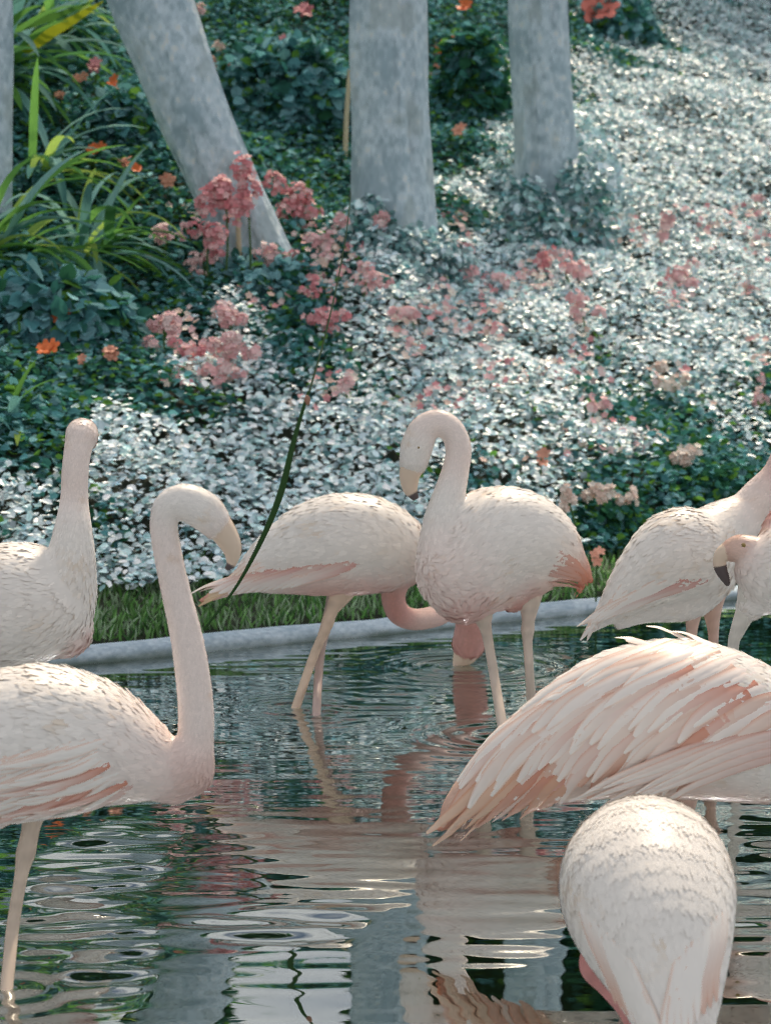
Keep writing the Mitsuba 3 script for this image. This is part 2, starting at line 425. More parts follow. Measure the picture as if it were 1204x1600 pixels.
k = add(None, 'wood', m, 'm_leaf', color=c)
labels[k] = {'label': 'unseen dark wood beyond the bank top, put in to shape the pond reflections', 'category': 'wood', 'kind': 'stuff'}


# ------------------------------------------------------------------ shrubs, strap-leaved plants
def shrub(px, py, rx, rz, n, label, seed, L=0.075, palette=GREENS, weights=(2, 4, 6, 1.2, 7), bsdf='m_leaf'):
    h = thing('leafy_shrub', label, 'shrub')
    r = np.random.default_rng(seed)
    c = bank_at(px, py)
    s = F / c[1]
    v = rand_dirs(r, n)
    v[:, 1] = -np.abs(v[:, 1]) * np.where(r.random(n) < 0.8, 1, -1)
    lump = 0.8 + 0.35 * meshkit.fbm(v * 2.6 + seed, 3, seed)
    rad = np.array([rx / s, 0.75 * rx / s, rz / s])
    Pn = c + v * rad * (lump * (1 - 0.35 * r.random(n) ** 2))[:, None]
    Nn = norm(v + [0, -0.3, 0.9] + r.normal(0, 0.45, (n, 3)))
    m, col = scatter(Pn, norm(v * 0.4 + rand_dirs(r, n) + [0, 0, -0.4]), Nn, L * r.uniform(0.6, 1.3, n), pick(r, n, palette, weights), W=1.25)
    add(h, 'foliage', m, bsdf, color=col, kind='stuff')
    g = float(ground_z(np.array([c[0]]), np.array([c[1]]))[0])
    for k_ in range(3):
        e = c + rad * np.array([r.normal(0, 0.35), r.normal(0, 0.2), 0.5])
        add(h, 'stem', tube([[c[0] + r.normal(0, 0.03), c[1], g - 0.1], (c + e) / 2, e], [0.012, 0.01, 0.006], 7), 'm_cane')


shrub(440, 190, 118, 130, 3300, 'blue-green leafy shrub between the leaning trunk and the middle trunk', 61)
shrub(70, 520, 150, 95, 2600, 'low blue-green leafy shrub at the left with a few orange flowers', 62)
shrub(735, 190, 62, 150, 1700, 'dark green leafy shrub between the middle and rightmost trunks', 63, palette=GREENS, weights=(6, 5, 3, 3, 2))
shrub(960, 60, 70, 70, 1200, 'small blue-green shrub to the right of the rightmost trunk', 64)
shrub(190, 230, 60, 90, 1100, 'small teal shrub just left of the leaning trunk', 65)
shrub(1130, 800, 120, 80, 1900, 'dark green bush behind the birds at the right edge', 66, L=0.04, weights=(6, 5, 2, 2, 1.5))
shrub(930, 830, 90, 65, 1500, 'dark green low bush right of the central flamingo', 67, L=0.04, weights=(6, 5, 2, 2, 1.5))
shrub(30, 660, 60, 60, 900, 'light green arching shrub at the left edge above the hindmost left bird', 68, L=0.05, weights=(2, 3, 2, 6, 4))


shrub(415, 470, 105, 75, 2000, 'low leafy tuft round the foot of the leaning trunk', 81, L=0.05)
shrub(622, 440, 130, 90, 3000, 'low grey-green tuft round the foot of the middle trunk', 82, L=0.04, palette=GLARE_PALES, weights=(2, 2, 4, 5, 2), bsdf='m_glare_leaf')
shrub(868, 330, 120, 165, 4200, 'tall added leafy tuft, glare-pale, veiling the foot of the rightmost trunk', 83, L=0.04, palette=GLARE_PALES, weights=(4, 5, 3, 1.5, 4), bsdf='m_glare_leaf')  # added tuft, its pale leaves painting the glare over the trunk foot

for (px, py, rx, rz, lab, sd) in ((572, 425, 55, 118, 'narrow upright leafy tuft against the left side of the middle trunk foot', 84), (664, 430, 50, 100, 'narrow leafy tuft against the right side of the middle trunk foot', 85),
                                  (822, 400, 60, 125, 'grey-green leafy tuft against the left side of the rightmost trunk foot', 86), (903, 395, 60, 150, 'grey-green leafy tuft against the right side of the rightmost trunk foot', 87)):
    shrub(px, py, rx, rz, 1500, lab, sd, L=0.045, palette=GLARE_PALES + GREENS[1:3], weights=(2, 2, 3, 3, 2, 3, 3), bsdf='m_glare_leaf')


def strap_leaf(base, az, elev, length, width, droop):
    d = np.array([math.cos(az) * math.cos(elev), math.sin(az) * math.cos(elev), math.sin(elev)])
    P_ = []
    p = np.array(base, float)
    for i in range(10):
        P_.append(p.copy())
        d = norm(d + np.array([0, 0, -droop / 10]))
        p = p + d * length / 9
    P_ = np.array(P_)
    tt = norm(np.gradient(P_, axis=0))
    side = norm(np.cross(tt, [0.05, 0.02, 1.0]))
    n_ = np.cross(side, tt)
    w = width * np.sin(np.pi * np.clip(np.linspace(0.12, 0.995, 10), 0, 1)) ** 0.6
    V = np.concatenate([P_ - side * w[:, None] / 2 + n_ * w[:, None] * 0.12, P_ - n_ * w[:, None] * 0.06, P_ + side * w[:, None] / 2 + n_ * w[:, None] * 0.12])
    i = np.arange(9)
    f = []
    for a in (0, 10):
        f += [np.stack([a + i, a + i + 1, a + 11 + i, a + 10 + i], -1)]
    return V, np.vstack(f)


def strap_plant(px, py, n, length, width, label, seed, az_mid, az_spread, extra=()):
    h = thing('strap_leaf_plant', label, 'plant', None)
    r = np.random.default_rng(seed)
    b = bank_at(px, py)
    for i in range(n):
        az = az_mid + r.uniform(-1, 1) * az_spread
        L = length * r.uniform(0.65, 1.2)
        V, f = strap_leaf(b + [r.normal(0, 0.05), r.normal(0, 0.05), 0.0], az, r.uniform(0.35, 1.35), L, width * r.uniform(0.7, 1.2), r.uniform(1.2, 2.6))
        c = pick(r, 1, [(0.10, 0.28, 0.10), (0.18, 0.42, 0.10), (0.26, 0.48, 0.46), (0.14, 0.34, 0.32), (0.40, 0.58, 0.14)], [2, 4, 4, 3, 2], 0.15)
        add(h, 'leaf', (V, f), 'm_leaf', smooth=True, color=np.repeat(c, len(V), 0))
    for (pts, w, col) in extra:
        Pc = catmull(np.array([bank_at(a, bb, lift=0.35) + [0, -0.1, 0] for a, bb in pts]), 5)
        tt = norm(np.gradient(Pc, axis=0))
        side = norm(np.cross(tt, [0.0, -1, 0.4]))
        w_ = w * np.sin(np.pi * np.linspace(0.15, 0.99, len(Pc))) ** 0.7
        V = np.concatenate([Pc - side * w_[:, None] / 2, Pc + [0, -0.006, -0.006], Pc + side * w_[:, None] / 2])
        m_ = len(Pc)
        i = np.arange(m_ - 1)
        f = np.vstack([np.stack([a + i, a + i + 1, a + m_ + 1 + i, a + m_ + i], -1) for a in (0, m_)])
        add(h, 'leaf', (V, f), 'm_leaf', smooth=True, color=np.repeat([col], len(V), 0), label='broad yellow-green leaf')


strap_plant(-30, 150, 40, 0.85, 0.06, 'large clump of arching strap leaves in the top left corner, one leaf yellow', 71, 0.0, 1.3, [([(45, 85), (85, 55), (125, 30), (165, 5)], 0.075, (0.38, 0.42, 0.03)), ([(-10, 55), (40, 45), (100, 25), (150, 5)], 0.06, (0.10, 0.24, 0.05))])
strap_plant(60, 70, 34, 0.75, 0.055, 'dark green strap-leaf clump against the left of the leaning trunk, topmost', 72, -0.1, 1.5)
strap_plant(-20, 420, 40, 0.80, 0.05, 'wide strap-leaf clump at the left edge below the slim trunk', 73, 0.1, 1.2)
strap_plant(130, 410, 34, 0.65, 0.042, 'strap-leaf clump with curling light green leaves left of the pink blooms', 74, -0.3, 1.9)
strap_plant(60, 290, 34, 0.65, 0.045, 'narrow strap-leaf clump half way up the left side', 75, -0.1, 1.6)
strap_plant(330, 25, 12, 0.5, 0.04, 'bright green strap leaves behind the leaning trunk, right side', 76, -0.3, 1.2)
strap_plant(5, 680, 14, 0.42, 0.035, 'light green curling strap leaves at the left edge above the birds', 77, -0.2, 1.3)

# ------------------------------------------------------------------ flowers
PET = np.array([[0, 0, 0], [0.45, 0.34, 0.10], [0.45, -0.34, 0.10], [0.9, 0.26, 0.06], [0.9, -0.26, 0.06], [1.0, 0, 0.0]])
PET_F = np.array([[0, 2, 1], [1, 2, 4], [1, 4, 3], [3, 4, 5]])


def florets(C, N, size, cols):
    """five-petalled florets at C facing N"""
    ref = norm(np.cross(N, [0.3, 0.2, 0.93]))
    b = np.cross(N, ref)
    Ps, Ds, Ns, Cs = [], [], [], []
    for k in range(5):
        a = k * 2 * math.pi / 5
        Ps.append(C)
        Ds.append(ref * math.cos(a) + b * math.sin(a) + N * 0.25)
        Ns.append(N)
        Cs.append(cols)
    return scatter(np.vstack(Ps), np.vstack(Ds), np.vstack(Ns), size, np.vstack(Cs), template=PET, faces=PET_F)


def bloom(px, py, wpx, hpx, label, seed, palette, group=None, n=26, lift=0.2, depth=None):
    h = thing('flower_cluster', label, 'flower', group)
    r = np.random.default_rng(seed)
    c = bank_at(px, py, lift=lift) if depth is None else at(px, py, depth)
    s = F / c[1]
    v = rand_dirs(r, n)
    v[:, 1] = -np.abs(v[:, 1])
    rad = np.array([wpx / 2 / s, 0.6 * wpx / 2 / s, hpx / 2 / s])
    N = norm(v + [0, -0.5, 0.5])
    sub = r.normal(0, 0.5, (5, 3)) * [1, 0.6, 1]
    C = c + (sub[r.integers(0, 5, n)] + v * r.uniform(0.4, 1.0, (n, 1)) ** 0.6 * r.uniform(0.35, 0.6, (n, 1))) * rad
    col = pick(r, n, palette, [1] * len(palette), 0.12)
    m, cc = florets(C, N, r.uniform(0.8, 1.2) * 0.0165, col)
    add(h, 'blossom', m, 'm_petal', color=cc)
    g = float(ground_z(np.array([c[0]]), np.array([c[1]]))[0])
    st = tube(catmull([[c[0] + r.normal(0, 0.04), c[1] + 0.03, g - 0.02], [c[0] + r.normal(0, 0.02), c[1] + 0.02, (g + c[2]) / 2], c + [0, 0, 0]], 4), np.linspace(0.006, 0.004, 9), 6)
    add(h, 'stem', st, 'm_leaf', smooth=True, color=np.repeat([(0.12, 0.22, 0.08)], len(st.vertices), 0))


PINK = [(0.62, 0.27, 0.29), (0.72, 0.44, 0.44), (0.54, 0.18, 0.20)]
PALE = [(0.72, 0.46, 0.46), (0.76, 0.58, 0.56), (0.64, 0.34, 0.35)]
WHITE = [(0.72, 0.60, 0.52), (0.78, 0.70, 0.62), (0.66, 0.48, 0.40)]
for i, (a, b, w, h_, pal, lab) in enumerate([
    (352, 292, 72, 84, PINK, 'tall deep pink bloom in front of the leaning trunk, the topmost pink one'),
    (388, 318, 62, 54, PINK, 'deep pink bloom against the right edge of the leaning trunk'),
    (460, 320, 92, 80, PINK, 'large deep pink bloom between the leaning and middle trunks'),
    (325, 372, 74, 60, PINK, 'pink bloom at the foot of the leaning trunk, left of the cane stalk'),
    (318, 405, 56, 40, PALE, 'smaller pink bloom just under the one left of the cane stalk'),
    (262, 368, 56, 30, PALE, 'small pale pink bloom left of the leaning trunk foot'),
    (425, 400, 46, 44, PALE, 'pale pink bloom right of the cane stalk'),
    (520, 372, 52, 52, PALE, 'pale pink bloom just left of the middle trunk'),
    (592, 346, 32, 34, PALE, 'small pale bloom in front of the middle trunk'),
    (484, 408, 50, 36, PINK, 'red-pink bloom below the pale one left of the middle trunk'),
    (572, 440, 66, 46, PALE, 'pink bloom at the foot of the middle trunk'),
    (500, 452, 40, 32, PINK, 'small red-pink bloom among leaves left of the middle trunk foot'),
    (692, 394, 60, 30, PALE, 'flat pink bloom just right of the middle trunk'),
    (728, 424, 36, 34, PALE, 'faded pink bloom right of and below the flat one'),
    (640, 482, 50, 32, PALE, 'faded pink bloom below the middle trunk foot'),
    (256, 512, 62, 46, PALE, 'pale pink bloom, leftmost of the lower group'),
    (352, 488, 66, 44, PALE, 'pale pink bloom, highest of the lower group under the leaning trunk'),
    (288, 540, 62, 34, PINK, 'pink bloom low in the group under the leaning trunk'),
    (362, 538, 70, 44, PALE, 'pink bloom right of the low one under the leaning trunk'),
    (354, 582, 52, 28, PALE, 'small bright pink bloom, lowest under the leaning trunk'),
    (512, 500, 60, 40, PINK, 'reddish bloom beside the tall reed stem'),
    (536, 602, 32, 30, PALE, 'small pink flower alone in the glare-pale leaves right of the reed'),
    (1036, 352, 40, 42, PALE, 'bright pink bloom alone in the glare-pale leaves at upper right'),
    (1056, 424, 52, 40, PALE, 'faded pink bloom below the bright one at upper right'),
    (908, 484, 50, 46, PALE, 'faded pink bloom in the middle of the glare-pale leaves'),
    (880, 420, 76, 34, PALE, 'wide faded pink bloom in the glare-pale leaves right of the trunks'),
    (845, 405, 34, 28, PINK, 'small pink bloom left of the wide faded one'),
    (1180, 315, 32, 24, PALE, 'small pink bloom near the right edge, highest on that side'),
    (790, 436, 40, 24, PALE, 'faint pink bloom below the rightmost trunk foot'),
    (930, 775, 44, 40, WHITE, 'whitish bloom right of the central flamingo'),
    (974, 778, 32, 34, WHITE, 'smaller whitish bloom beside the one right of the central flamingo'),
    (1076, 716, 42, 40, WHITE, 'whitish bloom on the dark bush, upper right'),
    (1176, 742, 34, 34, WHITE, 'whitish bloom on the dark bush at the right edge'),
    (886, 776, 26, 46, WHITE, 'pale flower close against the back of the central flamingo'),
    (1052, 590, 44, 34, WHITE, 'peach-white flower at the lower edge of the glare-pale leaves, right'),
    (930, 632, 34, 24, PALE, 'pale pink flower at the lower edge of the glare-pale leaves'),
    (1195, 610, 26, 46, PALE, 'pink flower at the right edge under the glare-pale leaves'),
    (312, 20, 30, 40, PALE, 'pale pink flower right beside the top of the leaning trunk'),
    (346, 76, 24, 22, WHITE, 'whitish flower right of the leaning trunk, second from the top'),
]):
    bloom(a, b, w, h_, lab, 300 + i, pal, n=max(18, int(w * h_ / 34)), lift=0.24 if h_ > 40 else 0.2,
          depth=Y1 - 0.35 if i in (0, 1, 3) else Y2 - 0.3 if i == 8 else None)


def single_flower(px, py, size_px, label, seed, col, lift=0.22):
    h = thing('flower', label, 'flower')
    r = np.random.default_rng(seed)
    c = bank_at(px, py, lift=lift)
    s = F / c[1]
    k = 3
    C = c + r.normal(0, 0.25, (k, 3)) * size_px / s
    m, cc = florets(C, norm(r.normal(0, 0.3, (k, 3)) + [0, -0.9, 0.6]), size_px / s * 0.55, np.clip(np.array([col]) * r.uniform(0.8, 1.15, (k, 1)), 0, 0.9))
    add(h, 'petals', m, 'm_petal', color=cc)
    g = float(ground_z(np.array([c[0]]), np.array([c[1]]))[0])
    st = tube([[c[0], c[1] + 0.02, g], (np.array([c[0], c[1] + 0.02, g]) + c) / 2, c], [0.004, 0.0035, 0.003], 5)
    add(h, 'stem', st, 'm_leaf', color=np.repeat([(0.08, 0.16, 0.06)], len(st.vertices), 0))


r_ = np.random.default_rng(95)
Cs, Ns = [], []
while len(Cs) < 900:
    a, b = r_.uniform(230, 1240), r_.uniform(320, 720)
    if a < 700 and b > 640 or a < 420 and b > 600 or r_.random() < (b - 320) / 700 or meshkit.noise(np.array([a / 70, b / 45, 0.5]), 12) < 0.52:
        continue
    Cs.append(bank_at(a, b, lift=0.16))
    Ns.append(norm(r_.normal(0, 0.4, 3) + [0, -0.7, 0.8]))
m, cc = florets(np.array(Cs), np.array(Ns), 0.019, pick(r_, len(Cs), PALE + WHITE + PINK[:1], [3, 3, 2, 2, 2, 2, 2], 0.15))
k = add(None, 'scattered_blossom', m, 'm_petal', color=cc)
labels[k] = {'label': 'small pale pink blossoms scattered over the bank below the trunks', 'category': 'blossom', 'kind': 'stuff'}

OR, SALM, PK = (0.72, 0.17, 0.05), (0.70, 0.34, 0.24), (0.60, 0.24, 0.26)
for i, (a, b, s_, col, lab) in enumerate([
    (700, 66, 26, OR, 'orange-red flower between the middle and rightmost trunks'),
    (936, 14, 44, (0.68, 0.20, 0.16), 'large red flower at the top edge right of the rightmost trunk'),
    (727, 4, 20, OR, 'small orange flower at the top edge right of the middle trunk'),
    (176, 130, 18, OR, 'orange flower left of the leaning trunk'),
    (150, 106, 20, PK, 'dusky pink flower among strap leaves near the top left'),
    (127, 122, 16, SALM, 'salmon flower left of the dusky pink one among strap leaves'),
    (95, 150, 14, SALM, 'tiny salmon flower deep in the strap leaves'),
    (147, 238, 18, OR, 'orange flower left of the leaning trunk, half way down'),
    (192, 254, 20, SALM, 'pale salmon flower next to the leaning trunk'),
    (213, 262, 16, OR, 'small orange flower touching the left of the leaning trunk'),
    (262, 280, 22, SALM, 'salmon flower in front of the leaning trunk'),
    (93, 494, 20, OR, 'orange flower, upper of two on the low left shrub'),
    (70, 542, 26, OR, 'deep orange flower, lower of two on the low left shrub'),
    (175, 556, 22, SALM, 'salmon flower at the right edge of the low left shrub'),
    (364, 104, 16, OR, 'small orange flower on the blue-green shrub near the leaning trunk'),
    (336, 92, 18, SALM, 'salmon flower between leaning trunk and blue-green shrub'),
    (470, 18, 26, PK, 'dusky pink flower at the top of the blue-green shrub'),
    (445, 66, 16, PK, 'small pink flower high on the blue-green shrub'),
    (720, 205, 18, SALM, 'pale salmon flower low between the middle and rightmost trunks'),
    (680, 108, 16, SALM, 'pale salmon flower at the right edge of the middle trunk'),
    (130, 560, 14, SALM, 'tiny salmon flower low on the left shrub'),
    (845, 712, 20, SALM, 'salmon flower above the central flamingo'),
    (932, 866, 18, SALM, 'salmon flower just right of the tail of the central flamingo'),
]):
    single_flower(a, b, s_, lab, 500 + i, np.array(col))

# ------------------------------------------------------------------ canes and the tall reed
h = thing('garden_cane', 'thin beige cane standing just left of the middle trunk', 'cane')
c0 = bank_at(538, 262)
add(h, 'stalk', tube([c0 + [0, -0.1, -0.1], at(541, 180, c0[1] - 0.1), at(546, 108, c0[1] - 0.1)], [0.015, 0.014, 0.012], 8), 'm_cane', smooth=True)
h = thing('garden_cane', 'short beige stalk under the topmost pink bloom at the leaning trunk', 'cane')
c0 = bank_at(374, 410)
add(h, 'stalk', tube([at(376, 430, c0[1] - 0.35), at(373, 380, c0[1] - 0.35), at(371, 330, c0[1] - 0.35)], [0.014, 0.013, 0.010], 8), 'm_cane', smooth=True)

h = thing('reed', 'tall dark green reed leaning up from the tail of the feeding flamingo', 'reed')
YR = 5.75
P_ = catmull(np.array([np.append(at(a, b, YR + dy), r / F * YR) for a, b, r, dy in [(318, 985, 2, 0.0), (372, 912, 2.5, 0), (415, 830, 4.5, 0), (440, 765, 5.5, .02), (456, 700, 4.5, .05), (470, 650, 3, .08), (482, 612, 2.5, .1)]]), 8)
st = tube(P_[:, :3], P_[:, 3], 8)
add(h, 'stalk', st, 'm_leaf', smooth=True, color=np.repeat([(0.06, 0.13, 0.05)], len(st.vertices), 0))
P_ = catmull(np.array([at(a, b, YR + 0.1) for a, b in [(482, 615), (505, 535), (525, 450), (540, 370), (548, 300)]]), 6)
st = tube(P_, np.linspace(0.0028, 0.0012, len(P_)), 6)
add(h, 'tip', st, 'm_leaf', smooth=True, color=np.repeat([(0.14, 0.20, 0.12)], len(st.vertices), 0))
st = trimesh.creation.icosphere(2, 0.008)
st.vertices = st.vertices * [1, 1, 1.7] + at(480, 625, YR + 0.09)
add(h, 'bud', st, 'm_petal', smooth=True, color=np.repeat([(0.30, 0.16, 0.11)], len(st.vertices), 0))


# ------------------------------------------------------------------ flamingos
def surface_nets(Fv, origin, step):
    s = Fv.shape
    neg = Fv < 0
    acc = np.zeros((s[0] - 1, s[1] - 1, s[2] - 1, 3))
    cnt = np.zeros((s[0] - 1, s[1] - 1, s[2] - 1))
    corners = [(i, j, k) for i in (0, 1) for j in (0, 1) for k in (0, 1)]

    def view(A, c):
        return A[c[0]:s[0] - 1 + c[0], c[1]:s[1] - 1 + c[1], c[2]:s[2] - 1 + c[2]]
    for a in corners:
        for ax in range(3):
            if a[ax] == 1:
                continue
            b = list(a)
            b[ax] = 1
            fa, fb = view(Fv, a), view(Fv, b)
            cross = (fa < 0) != (fb < 0)
            tt = np.where(cross, fa / np.where(cross, fa - fb, 1), 0)
            for d in range(3):
                acc[..., d] += cross * (a[d] + (tt if d == ax else 0))
            cnt += cross
    on = cnt > 0
    ids = -np.ones(on.shape, int)
    ids[on] = np.arange(on.sum())
    g = np.argwhere(on)
    V = origin + step * (g + acc[on] / cnt[on][:, None])
    quads = []
    for ax in range(3):
        sl0, sl1 = [slice(None)] * 3, [slice(None)] * 3
        sl0[ax], sl1[ax] = slice(0, -1), slice(1, None)
        e = np.argwhere(neg[tuple(sl0)] != neg[tuple(sl1)])
        o1, o2 = (ax + 1) % 3, (ax + 2) % 3
        e = e[(e[:, o1] > 0) & (e[:, o2] > 0) & (e[:, o1] < s[o1] - 1) & (e[:, o2] < s[o2] - 1)]
        u, v = np.eye(3, dtype=int)[o1], np.eye(3, dtype=int)[o2]
        q_ = [ids[tuple((e - a).T)] for a in (u + v, v, 0 * u, u)]
        q_ = np.stack(q_, -1)
        flip = ~neg[tuple(e.T)]
        q_[flip] = q_[flip][:, ::-1]
        quads.append(q_)
    return V, np.vstack(quads)


class Body:
    """chains of joints (px, py, depth, radius in px, colour), tail end first; a smooth skin over all of them"""

    def __init__(self, Y, chains, step, blend=0.022):
        self.chains = []
        self.blend = blend
        for ch in chains:
            J = np.array([[*at(a, b, Y + dy), r * (Y + dy) / F, *c] for a, b, dy, r, c in ch])
            J = catmull(J, 4) if len(J) > 2 else J
            J[:, 3] = np.maximum(J[:, 3], 0.004)
            self.chains.append([(u[:3], u[3], u[4:], v[:3], v[3], v[4:]) for u, v in zip(J[:-1], J[1:])])
        self.bones = [b for c in self.chains for b in c]
        lo = np.min([np.minimum(b[0] - b[1], b[3] - b[4]) for b in self.bones], 0) - 0.03
        hi = np.max([np.maximum(b[0] + b[1], b[3] + b[4]) for b in self.bones], 0) + 0.03
        n = np.ceil((hi - lo) / step).astype(int) + 1
        ax = [lo[i] + step * np.arange(n[i]) for i in range(3)]
        G = np.stack(np.meshgrid(*ax, indexing='ij'), -1).astype(np.float32)
        parts = []
        for c in self.chains:
            D = np.full(G.shape[:3], 0.08, np.float32)
            for b in c:
                l_ = np.minimum(b[0] - b[1], b[3] - b[4]) - 0.05
                h_ = np.maximum(b[0] + b[1], b[3] + b[4]) + 0.05
                sl = tuple(slice(max(0, int((l_[i] - lo[i]) / step)), max(0, int((h_[i] - lo[i]) / step) + 2)) for i in range(3))
                D[sl] = np.minimum(D[sl], self.bone(b, G[sl])[0])
            parts.append(D)
        V, q_ = surface_nets(self.join(parts), lo, step)
        m = trimesh.Trimesh(V, np.vstack([q_[:, [0, 1, 2]], q_[:, [0, 2, 3]]]), process=False)
        e = np.unique(np.sort(np.vstack([q_[:, [0, 1]], q_[:, [1, 2]], q_[:, [2, 3]], q_[:, [3, 0]]]), 1), axis=0)
        deg = np.bincount(e.ravel(), minlength=len(V))[:, None]
        for it in range(12):
            s_ = np.stack([np.bincount(e[:, 0], V[e[:, 1], k], len(V)) + np.bincount(e[:, 1], V[e[:, 0], k], len(V)) for k in range(3)], -1)
            V = V + (0.5 if it % 2 == 0 else -0.52) * (s_ / deg - V)
        m = trimesh.Trimesh(V, m.faces, process=False)
        self.mesh = m
        self.N = np.array(meshkit.arrays(m, True)[2])

    @staticmethod
    def bone(bn, p):
        a, ra, ca, b, rb, cb = bn
        ab = (b - a).astype(p.dtype)
        h = np.clip(((p - a.astype(p.dtype)) @ ab) / max(float(ab @ ab), 1e-9), 0, 1)
        d = np.sqrt((((p - a.astype(p.dtype)) - h[..., None] * ab) ** 2).sum(-1))
        return d - (ra + (rb - ra) * h), h, ra + (rb - ra) * h

    def each(self, p):
        for bn in self.bones:
            yield self.bone(bn, p)

    def join(self, parts):
        out = parts[0]
        for d in parts[1:]:
            k = self.blend
            m = np.clip(0.5 + 0.5 * (out - d) / k, 0, 1)
            out = out * (1 - m) + d * m - k * m * (1 - m)
        return out

    def sdf(self, p):
        return self.join([np.min([self.bone(b, p)[0] for b in c], 0) for c in self.chains])

    def fields(self, p):
        """colour, way the feathers lie, girth"""
        W, C, D, R = 0, 0, 0, 0
        for (a, ra, ca, b, rb, cb), (d, h, r) in zip(self.bones, self.each(p)):
            w = np.exp(-np.clip(d, -0.02, 1) / 0.012)
            W = W + w
            C = C + w[:, None] * (ca * (1 - h)[:, None] + cb * h[:, None])
            D = D + w[:, None] * norm(a - b)
            R = R + w * r
        C = C / W[:, None]
        st = np.clip(meshkit.fbm(p * 16, 3, 51) * 1.0 - 0.60, 0, 0.12) / 0.12 * np.clip(meshkit.noise(p * 90, 52) * 2 - 0.7, 0, 1)
        C = C * (1 - st[:, None] * np.array([0.09, 0.17, 0.26]))
        return C, norm(D), R / W

    def front(self, px, py, Y0, Y1):
        """the skin's point and outward direction seen at a pixel, or the nearest the skin comes to it"""
        ys = np.linspace(Y0, Y1, 400)
        P_ = np.array([at(px, py, y_) for y_ in ys])
        d = self.sdf(P_)
        i = int(np.argmax(d < 0)) if (d < 0).any() else int(np.argmin(d))
        p = P_[i]
        e = 0.004
        g = np.array([self.sdf((p + e * v)[None])[0] - self.sdf((p - e * v)[None])[0] for v in np.eye(3)])
        return p, norm(g)


FEA = np.array([[0, 0.30, -0.02], [0, -0.30, -0.02], [0.45, 0.42, 0.05], [0.45, -0.42, 0.05], [0.82, 0.27, 0.08], [0.82, -0.27, 0.08], [1.0, 0.0, 0.07], [0.45, 0, 0.11], [0.82, 0, 0.12]])
FEA_F = np.array([[1, 7, 0], [1, 3, 7], [0, 7, 2], [3, 5, 8], [3, 8, 7], [7, 8, 4], [7, 4, 2], [5, 6, 8], [8, 6, 4]])


def plumage(holder, B, n, seed, scale=1.0, tilt=0.035, spread=0.20, smallest=0.007, largest=0.024, mottle=0.035):
    r = np.random.default_rng(seed)
    _, _, girth = B.fields(np.array(B.mesh.triangles_center, dtype=float))
    L_f = np.clip(girth * 0.26, smallest, largest) * scale
    w = B.mesh.area_faces / (L_f ** 2)
    fi = r.choice(len(w), n, p=w / w.sum())
    tri = np.array(B.mesh.triangles)[fi]
    uv = r.random((n, 2))
    uv = np.where(uv.sum(1, keepdims=True) > 1, 1 - uv, uv)
    P_ = tri[:, 0] + uv[:, :1] * (tri[:, 1] - tri[:, 0]) + uv[:, 1:] * (tri[:, 2] - tri[:, 0])
    N_ = norm(B.N[np.array(B.mesh.faces)[fi]].mean(1))
    C, D, R = B.fields(P_)
    D = D - (D * N_).sum(1, keepdims=True) * N_ + r.normal(0, spread, (n, 3))
    D = norm(D - (D * N_).sum(1, keepdims=True) * N_)
    tl = tilt * r.uniform(0.3, 1.6, (n, 1))
    D2 = D + N_ * tl
    N2 = N_ - D * tl + r.normal(0, 0.06, (n, 3))
    L = L_f[fi] * r.uniform(0.7, 1.35, n)
    C = np.clip(C * (1 + r.normal(0, mottle, (n, 1))), 0.01, 0.95)
    m, c = scatter(P_ - N_ * (L * 0.03)[:, None], D2, N2, L, C, W=0.42, template=FEA, faces=FEA_F, lift=0.6)
    own = np.array(meshkit.arrays(m, True)[2])
    soft = norm(own * np.sign((own * np.repeat(N_, len(FEA), 0)).sum(1, keepdims=True) + 1e-9) * 0.22 + np.repeat(N_, len(FEA), 0) * 0.85)
    k = part_key(holder, 'plumage')
    scene[k] = {'type': 'ply', 'filename': meshkit.write_ply(m, True, None, c, normals=soft), 'face_normals': False, 'bsdf': {'type': 'ref', 'id': 'm_feather'}}
    labels[k] = {'kind': 'stuff'}


def long_feather(path, normals, width, col0, col1, camber=0.10):
    """a flight or back feather along a path, with a vane on each side of its shaft"""
    n = len(path)
    t_ = norm(np.gradient(path, axis=0))
    side = norm(np.cross(normals, t_))
    u = np.linspace(0, 1, n)
    w = width * np.clip(np.sin(np.pi * (0.12 + 0.86 * u ** 0.85)), 0.03, 1) ** 0.55
    cols = [(-1, -0.35), (-0.5, -0.08), (0, 0.16), (0.5, -0.08), (1, -0.35)]
    V = np.concatenate([path + side * (w * a / 2)[:, None] + normals * (w * camber * b * 2)[:, None] for a, b in cols])
    i = np.arange(n - 1)
    f = np.vstack([np.stack([k * n + i, k * n + i + 1, (k + 1) * n + i + 1, (k + 1) * n + i], -1) for k in range(4)])
    C = np.concatenate([np.asarray(col0) * (1 - u)[:, None] + np.asarray(col1) * u[:, None]] * 5)
    C[:n] *= [0.95, 0.72, 0.62]
    C[-n:] *= [0.97, 0.80, 0.72]
    return V, f, np.clip(C, 0, 0.95)


